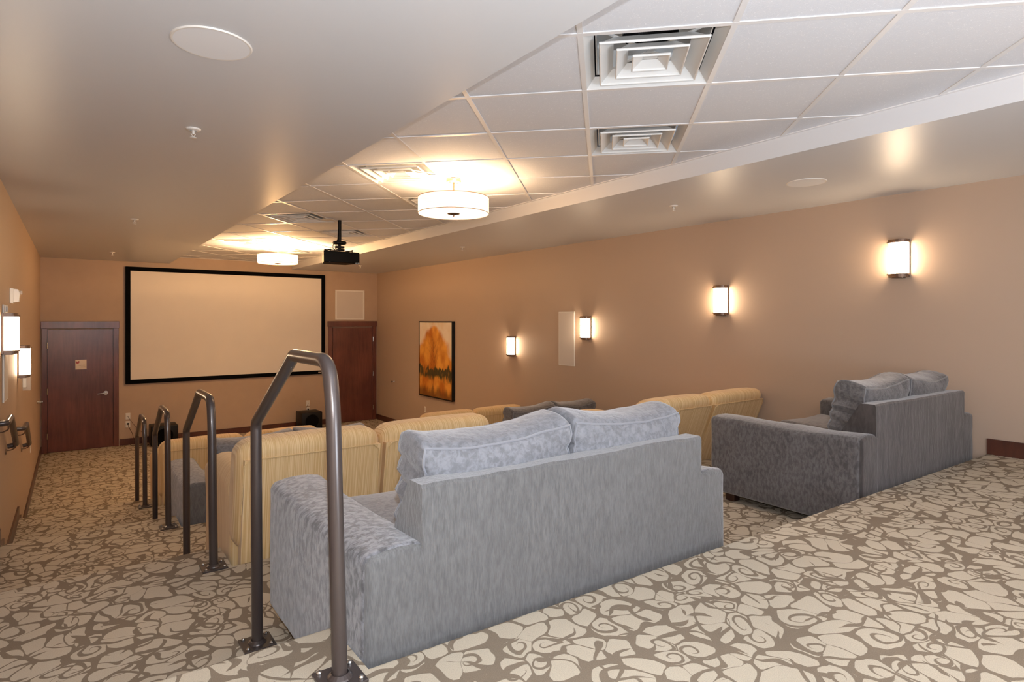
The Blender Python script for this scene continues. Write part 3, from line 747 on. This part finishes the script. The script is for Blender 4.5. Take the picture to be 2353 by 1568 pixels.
# ------------------------------------------------------------------ ceiling diffusers
def make_vent():
    t = thing('ceiling_vent', '', 'air vent', (0, 0, 0), PI/4, 'square air diffusers')
    def frustum(bm, b0, z0, b1, z1, th=.002):
        a = [(-b0, -b0, z0), (b0, -b0, z0), (b0, b0, z0), (-b0, b0, z0)]; c = [(-b1, -b1, z1), (b1, -b1, z1), (b1, b1, z1), (-b1, b1, z1)]
        A = [bm.verts.new(p) for p in a]; D = [bm.verts.new(p) for p in c]
        for k in range(4): bm.faces.new((A[k], A[(k+1) % 4], D[(k+1) % 4], D[k]))
    bm = B(); frustum(bm, .294, .002, .252, .050); frustum(bm, .303, .003, .294, .002)
    obj('outer_frame', bm, M['vent'], t)
    for (b, h, top) in ((.224, .050, .165), (.150, .045, .100), (.078, .028, .034)):
        bm = B(); frustum(bm, b, -.002, top, -.002+h)
        tube(bm, [(-b, -b, -.002), (b, -b, -.002), (b, b, -.002), (-b, b, -.002)], .006, 8, closed=True)
        if top < .05: poly(bm, [(-top, -top, .028), (top, -top, .028), (top, top, .028), (-top, top, .028)])
        obj('louver_cone', bm, M['vent'], t)
    bm = B()
    for a in (PI/4, 3*PI/4):
        m_ = Matrix.Rotation(a, 4, 'Z'); box(bm, -.30, .30, -.009, .009, .050, .053, mat=m_)
    obj('strap', bm, M['vent'], t)
    bm = B(); box(bm, -.245, .245, -.245, .245, .20, .21)
    for (x0, x1, y0, y1) in ((-.245, .245, -.245, -.24), (-.245, .245, .24, .245), (-.245, -.24, -.24, .24), (.24, .245, -.24, .24)): box(bm, x0, x1, y0, y1, .055, .20)
    obj('plenum', bm, M['vent'], t)
    bm = B(); lathe(bm, [(.125, .12), (.125, .199), (0, .199)], (0, 0, 0), 32); obj('duct_collar', bm, M['ventdark'], t)
    return t
vl = ['square white air diffuser nearest the camera, large at the top of the picture', 'square white air diffuser second from the camera, above the right soffit edge',
      'square white air diffuser just left of the nearer pendant', 'square white air diffuser partly behind the nearer pendant',
      'square white air diffuser left of the projector pole', 'square white air diffuser directly behind the projector pole',
      'square white air diffuser glowing beside the farther pendant', 'square white air diffuser beyond the projector near the screen wall']
v0 = make_vent()
for k, (i, j) in enumerate(VENTS):
    cx, cy = G(i+.5, j+.5)
    if k == 0: v0.location = (cx, cy, HC); v0['label'] = vl[0]
    else: dup(v0, (cx, cy, HC), PI/4, vl[k])

# round ceiling speakers, sprinklers
def cspk(x, y, label):
    t = thing('ceiling_speaker', label, 'speaker', (x, y, HS))
    bm = B(); lathe(bm, [(.130, -.005), (.137, -.0055), (.140, -.001), (.140, 0)], (0, 0, 0), 64); obj('speaker_ring', bm, M['white'], t, 40)
    bm = B(); lathe(bm, [(0, -.0052), (.1305, -.0052)], (0, 0, 0), 64); obj('speaker_grille', bm, M['spkw'], t)
cspk(.426, 2.495, 'round white ceiling speaker in the left soffit'); cspk(4.49, 2.335, 'round white ceiling speaker in the right soffit')
def make_spr():
    t = thing('fire_sprinkler', '', 'sprinkler', (0, 0, 0), 0, 'ceiling sprinklers')
    bm = B(); lathe(bm, [(.018, -.012), (.034, -.008), (.038, -.002), (.038, 0)], (0, 0, 0), 24); obj('escutcheon', bm, M['white'], t, 40)
    bm = B(); tube(bm, [(0, 0, 0), (0, 0, -.03)], .007, 10); tube(bm, [(-.011, 0, -.028), (0, 0, -.048), (.011, 0, -.028)], .002, 6); obj('sprinkler_body', bm, M['white'], t)
    bm = B(); lathe(bm, [(0, -.052), (.017, -.051), (.017, -.048), (0, -.048)], (0, 0, 0), 16); obj('deflector', bm, M['white'], t)
    return t
sp0 = make_spr(); sp = [(.532, 3.667, 'nearest white fire sprinkler in the left soffit, below the round speaker'), (.517, 7.31, 'middle white fire sprinkler in the left soffit'),
      (.493, 11.06, 'farthest white fire sprinkler in the left soffit near the screen wall'), (4.43, 3.53, 'nearest white fire sprinkler in the right soffit, beside the round speaker'),
      (4.49, 7.31, 'middle white fire sprinkler in the right soffit'), (4.454, 10.98, 'farthest white fire sprinkler in the right soffit near the projector')]
for k, (x, y, l) in enumerate(sp):
    if k == 0: sp0.location = (x, y, HS); sp0['label'] = l
    else: dup(sp0, (x, y, HS), 0, l)

# ------------------------------------------------------------------ projector
t = thing('projector', 'black projector hanging from the ceiling on a black pole', 'projector', (2.524, 6.85, HC))
bm = B(); tube(bm, [(0, 0, .003), (0, 0, -.25)], .0205, 20); obj('mount_pole', bm, M['black'], t, True)
bm = B(); box(bm, -.16, -.02, .03, .17, -.006, -.001, .001, 1, mat=Matrix.Rotation(PI/4, 4, 'Z')); obj('ceiling_plate', bm, M['white'], t)
bm = B(); rbox(bm, 0, 0, -.262, .145, .09, .038, .018, (3, 2, 2)); tube(bm, [(0, 0, -.27), (0, 0, -.345)], .018, 12)
box(bm, -.05, .05, -.03, .03, -.325, -.30, .004, 2); box(bm, -.03, .05, -.035, .035, -.35, -.335, .003, 1); obj('mount_head', bm, M['black'], t, True)
bm = B(); box(bm, -.18, .15, -.012, .012, -.356, -.348); box(bm, -.15, -.13, -.1, .12, -.356, -.349); box(bm, .11, .13, -.1, .12, -.356, -.349)
for x, y in ((-.17, 0), (-.14, -.09), (-.14, .11), (.12, -.09), (.12, .11), (.14, 0)): tube(bm, [(x, y, -.345), (x, y, -.372)], .005, 6)
obj('mount_arm', bm, M['black'], t)
bm = B()
def pdisp(nn, q): return (-.34*q.x*(nn.y+1)/2, -.02*(1-nn.x*nn.x)*(nn.y < -.5), 0)
rbox(bm, 0, .05, -.436, .43, .27, .132, .012, (12, 8, 3), pdisp); obj('projector_body', bm, M['proj'], t, True)
bm = B(); lathe(bm, [(.05, 0), (.05, .05), (.04, .055), (0, .05)], (-.05, .17, -.44), 24, 'y'); obj('lens', bm, M['glassy'], t, True)
bm = B()
for x0, x1 in ((-.155, -.11), (.15, .175), (.183, .208)): box(bm, x0, x1, -.092, -.078, -.500, -.493)
obj('port', bm, M['glint'], t)
bm = B(); tube(bm, fillet([(-.02, -.03, -.2), (-.05, -.05, -.26), (-.10, -.06, -.30), (-.10, -.06, -.34), (-.06, -.05, -.36)], .02, 4), .004, 6); tube(bm, fillet([(-.021, -.01, -.1), (-.03, -.02, -.22), (-.065, -.06, -.28), (-.07, -.06, -.35)], .03, 4), .003, 6)
obj('cable', bm, M['black'], t)

# ------------------------------------------------------------------ centre guard rails
def make_rail(label):
    t = thing('guard_rail', label, 'handrail', (0, 0, 0), 0, 'guard rails beside the aisle steps')
    pts = [(0, .01, .0), (0, .065, .76), (0, .10, .882), (0, .44, .882), (0, .955, .585), (0, .935, -.305)]
    bm = B(); tube(bm, fillet(pts, [1.2, .12, .04, .05], 8), .0213, 20); obj('rail_tube', bm, M['rail'], t, 60)
    for (y, z) in ((.01, 0), (.935, -.305)):
        bm = B(); box(bm, -.06, .06, y-.06, y+.06, z, z+.008, .001, 1); lathe(bm, [(.036, .008), (.034, .012), (.0235, .02)], (0, y, z), 20); bp_ = obj('base_plate', bm, M['rail'], t)
        for sx in (-.044, .044):
            for sy in (-.044, .044):
                bm = B(); lathe(bm, [(.008, .008), (.008, .013), (.005, .017), (0, .018)], (sx, y+sy, z), 10); obj('bolt', bm, M['chrome'], bp_)
    return t
rl = ['dark bronze pipe guard rail nearest the camera in front of the grey sofa', 'second dark pipe guard rail from the camera, beside the cream loveseat',
      'third dark pipe guard rail from the camera, beside the grey sofa arm', 'farthest and smallest dark pipe guard rail near the left door']
r0 = make_rail(rl[0]); r0.location = (.60, 1.615, TIER[0])
for k in range(1, 4): dup(r0, (.60, 1.615+1.85*k, TIER[k]), 0, rl[k])

# wall handrails
def make_wrail(label):
    t = thing('wall_handrail', label, 'handrail', (0, 0, 0), 0, 'handrails on the left wall')
    pts = [(-.055, 0, 0), (0, 0, 0), (0, .32, 0), (0, .84, -.29), (-.055, .84, -.30)]
    bm = B(); tube(bm, fillet(pts, [.025, .03, .025], 5), .0205, 16); obj('rail_tube', bm, M['rail'], t, 60)
    for (y, z) in ((.10, 0), (.74, -.24)):
        bm = B(); tube(bm, fillet([(0, y, z-.018), (0, y, z-.06), (-.03, y, z-.075), (-.056, y, z-.075)], .02, 4), .005, 8); br = obj('bracket', bm, M['bronze'], t, True)
        bm = B(); lathe(bm, [(0, .008), (.02, .006), (.024, 0)], (-.06, y, z-.085), 16, 'x'); obj('bracket_rose', bm, M['bronze'], br, True)
    return t
w0 = make_wrail('nearer dark metal wall handrail on the left wall at the frame edge'); w0.location = (-.368, 5.46, 1.50)
dup(w0, (-.368, 7.30, 1.195), 0, 'farther dark metal wall handrail on the left wall')

# ------------------------------------------------------------------ grey velvet sofas
def fbm(p, s, seed=0):
    return noise.noise(Vector(p)*s+Vector((seed*7.1, seed*3.3, seed*1.7)))
def make_grey(label, seed=0, W=1.78, V=('velA', 'velB', 'velC', 'velP')):
    t = thing('velvet_sofa', label, 'sofa', (0, 0, 0), 0, 'grey velvet sofas')
    hw, D, AW = W/2, 1.06, .205
    # back frame: wedge profile
    bm = B(); prof = [(.0, .045), (.0, .775), (.008, .787), (.085, .787), (.10, .775), (.27, .50), (.27, .20), (.27, .045)]
    xs = [-(hw-AW+.015)+(2*(hw-AW)+.03)*k/24 for k in range(25)]
    rows = []
    for x in xs:
        row = []
        for (y, z) in prof:
            wob = .006*noise.noise(Vector((x*3, seed, z*2)))+.004*noise.noise(Vector((x*9, seed+2, 0)))
            row.append(bm.verts.new((x, y+(wob if y < .2 and z > .3 else 0), z+(wob*.9 if z > .7 else 0))))
        rows.append(row)
    for a, b in zip(rows[:-1], rows[1:]):
        for i in range(len(prof)-1): bm.faces.new((a[i], a[i+1], b[i+1], b[i]))
        bm.faces.new((a[-1], a[0], b[0], b[-1]))
    bm.faces.new(rows[0][::-1]); bm.faces.new(rows[-1])
    obj('back_frame', bm, M[V[1]], t, 30)
    for s in (-1, 1):
        bm = B()
        def ad(nn, q, s=s):
            top = max(0, nn.z)**3
            dz = .018*top*(1-abs(nn.x)**2)+.010*fbm(q, 4, seed+s)*top - .012*top*(1-nn.y*nn.y)
            dx = s*.008*(1-nn.z*nn.z)*(1-nn.y*nn.y)*(1 if nn.x*s > 0 else 0)
            return (dx+.004*fbm(q, 7, seed+5), .003*fbm(q, 9, seed), dz)
        rbox(bm, s*(hw-.116), D/2, .330, .232, D, .54, .028, (4, 16, 8), ad)
        for f in bm.faces: f.material_index = 1 if f.calc_center_median().y < .012 else 0
        obj('armrest', bm, [M[V[0]], M[V[1]]], t, True)
    # base and front rail
    bm = B(); rbox(bm, 0, .645, .17, 2*(hw-AW)-.004, .78, .25, .015, (6, 4, 2)); obj('seat_base', bm, M[V[0]], t, True)
    cw = hw-AW
    for s in (-1, 1):
        bm = B()
        def sd(nn, q): return (0, 0, .028*max(0, nn.z)*(1-nn.x**2)*(1-nn.y**2)+.006*fbm(q, 5, seed+1)+.03*max(0, nn.z)*(nn.x*nn.x*nn.y*nn.y))
        rbox(bm, s*cw/2, .675, .385, cw-.012, .80, .17, .05, (12, 12, 3), sd); obj('seat_cushion', bm, M[V[2]], t, True)
    for s in (-1, 1):
        bm = B(); w_, d_, h_ = cw-.02, .20, .49
        sd_ = seed*3+s
        def cd(nn, q, sd_=sd_):
            ed = 1-min(1, (1-abs(nn.x))/.35) if abs(nn.x) > .65 else 0
            y = .055*nn.y*(1-nn.x**2)*(1-nn.z**2)
            sag = -.034*max(0, nn.z)*(1-abs(nn.x)**1.5)+.020*max(0, nn.z)**2*(1-nn.y**2) + .012*max(0, nn.z)*fbm(q, 4, sd_)
            wr = .012*ed*math.sin(q.z*78+3*fbm(q, 6, sd_))*abs(math.cos(nn.z*1.4))
            wr2 = .006*fbm(q, 11, sd_)
            x = -.02*nn.x*(1-abs(nn.z)**2)*.5
            return (x+wr*(1 if nn.x > 0 else -1), y+wr2+wr*.4*nn.y, sag+.004*fbm(q, 14, sd_))
        mt = Matrix.Translation((s*(cw/2-.012)+.012, .215, .672)) @ Matrix.Rotation(math.radians(9), 4, 'X') @ Matrix.Rotation(math.radians(1.5*s), 4, 'Y')
        R_ = .034
        rbox(bm, 0, 0, 0, w_, d_, h_, R_, (24, 6, 20), cd, mat=mt); cu = obj('back_cushion', bm, M[V[2]], t, True)
        for ysg in (-1, 1):
            loop = []; n_ = 20; hx, hy, hz = w_/2, d_/2, h_/2
            per = [(-hx+w_*k/n_, -hz) for k in range(n_)]+[(hx, -hz+h_*k/n_) for k in range(n_)]+[(hx-w_*k/n_, hz) for k in range(n_)]+[(-hx, hz-h_*k/n_) for k in range(n_)]
            for (px, pz) in per:
                p = Vector((px, ysg*hy, pz)); cl = Vector((max(-hx+R_, min(hx-R_, px)), max(-hy+R_, min(hy-R_, p.y)), max(-hz+R_, min(hz-R_, pz))))
                nv = (p-cl).normalized(); q = cl+nv*R_; nn = Vector((q.x/hx, q.y/hy, q.z/hz))
                loop.append(mt @ (q+Vector(cd(nn, q))+nv*.0015))
            bm = B(); tube(bm, loop, .0046, 6, closed=True); obj('piping', bm, M[V[3]], cu, True)
    for sx in (-1, 1):
        for y in (.09, .93):
            bm = B(); box(bm, sx*(hw-.09)-.035, sx*(hw-.09)+.035, y-.035, y+.035, 0, .075, .003, 1); obj('leg', bm, M['foot'], t)
    return t
g = make_grey('large grey velvet sofa in the centre foreground behind the nearest guard rail', 1); g.location = (1.578, 1.665, TIER[1])
g2 = make_grey('shade-darkened grey velvet sofa at far right against the right wall', 2, 1.75, ('velAd', 'velBd', 'velCd', 'velPd')); g2.location = (4.625, 1.60, TIER[1]); g2.rotation_euler = (0, 0, -.026)
dup(g, (1.60, 5.33, TIER[3]), 0, 'grey velvet sofa on the third tier behind the second guard rail')
dup(g2, (4.63, 5.33, TIER[3]), 0, 'shade-darkened grey velvet sofa seen only by its cushion tops beyond the foreground sofa')

# ------------------------------------------------------------------ cream loveseats
def make_cream(label, W=1.64, H=.955, lean=.12):
    t = thing('cream_loveseat', label, 'loveseat', (0, 0, 0), 0, 'cream striped loveseats')
    hw, D, AW = W/2, .92, .20
    def lean_y(z): return -lean*max(0, (z-.25)/(H-.25))
    for s in (-1, 1):
        x0, x1 = (s*.006, s*hw) if s > 0 else (s*hw, s*.006)
        cx, w_ = (x0+x1)/2, abs(x1-x0)
        # padded head roll and sides wrapping round the back panel
        bm = B()
        def bd(nn, q):
            z = q.z+H-.34; return (.012*nn.x*(1-nn.z**2)*.6 + (-.03*nn.x*max(0, nn.z-.5)*2*0), lean_y(z)+.012*nn.y*(1-nn.x**2), .008*max(0, nn.z)*(1-nn.x**2)+.003*fbm(q, 8, 4))
        rbox(bm, cx, .16, H-.31, w_, .24, .62, .085, (10, 3, 10), bd, m=6); bk = obj('backrest', bm, M['cream'], t, True)
        # flat outside back panel
        bm = B(); n = 8
        rows = []
        for k in range(n+1):
            z = .02+(H-.095-.02)*k/n; xa, xb = x0+.028*(1 if s < 0 else .4), x1-.028*(1 if s > 0 else .4)
            rows.append([bm.verts.new((xa, .033+lean_y(z), z)), bm.verts.new((xb, .033+lean_y(z), z)), bm.verts.new((xb, .10+lean_y(z), z)), bm.verts.new((xa, .10+lean_y(z), z))])
        for a, b in zip(rows[:-1], rows[1:]):
            for i in range(4): bm.faces.new((a[i], a[(i+1) % 4], b[(i+1) % 4], b[i]))
        bm.faces.new(rows[0]); bm.faces.new(rows[-1][::-1])
        obj('back_panel', bm, M['cream'], t)
        bm = B(); za = H-.093
        tube(bm, [(x0+.02, .036+lean_y(za-.3), za-.3), (x0+.025, .030+lean_y(za-.03), za-.03), (x0+.06, .028+lean_y(za), za), (x1-.06, .028+lean_y(za), za), (x1-.025, .030+lean_y(za-.03), za-.03), (x1-.02, .036+lean_y(za-.3), za-.3)], .004, 6)
        obj('seam', bm, M['creamp'], bk, True)
        bm = B()
        rbox(bm, s*(hw-AW)/2, .58, .40, hw-AW-.01, .66, .20, .06, (8, 8, 3), lambda nn, q: (0, 0, .02*max(0, nn.z)*(1-nn.x**2)*(1-nn.y**2))); obj('seat_cushion', bm, M['cream'], t, True)
        bm = B(); rbox(bm, s*(hw-AW)/2, .30, .62, hw-AW-.02, .16, .36, .07, (8, 3, 6), lambda nn, q: (0, lean_y(q.z+.62)*.8+.02*nn.y*(1-nn.x**2)*(1-nn.z**2), 0)); obj('lumbar_cushion', bm, M['cream'], t, True)
        # arm
        bm = B()
        def ad(nn, q, s=s):
            top = max(0, nn.z)**2; return (s*.012*top*(nn.x*s > 0), 0, .06*top*(1-nn.x**2)-.07*top*max(0, nn.y)**2)
        rbox(bm, s*(hw-AW/2+.004), .52, .370, AW, .80, .70, .05, (5, 10, 8), ad); obj('armrest', bm, M['creamy'], t, True)
    bm = B(); rbox(bm, 0, .50, .17, 2*(hw-AW)+.02, .74, .29, .02, (6, 4, 2)); obj('base', bm, M['cream'], t, True)
    bm = B(); rbox(bm, 0, .89, .27, 2*(hw-AW)-.01, .07, .40, .025, (6, 2, 4)); obj('footrest', bm, M['cream'], t, True)
    return t
c1 = make_cream('pale yellow striped loveseat in front of the foreground grey sofa'); c1.location = (1.53, 3.475, TIER[2])
c2 = make_cream('reclined yellow loveseat by the right wall between the two grey sofas', 1.66, .935, .26); c2.location = (4.68, 3.47, TIER[2])
c3 = make_cream('orange lit cream loveseat on the front floor behind the farthest guard rails', 1.66, .95, .12); c3.location = (1.56, 7.18, 0)
dup(c3, (4.63, 7.18, 0), 0, 'orange lit cream loveseat on the front floor beside the right wall')
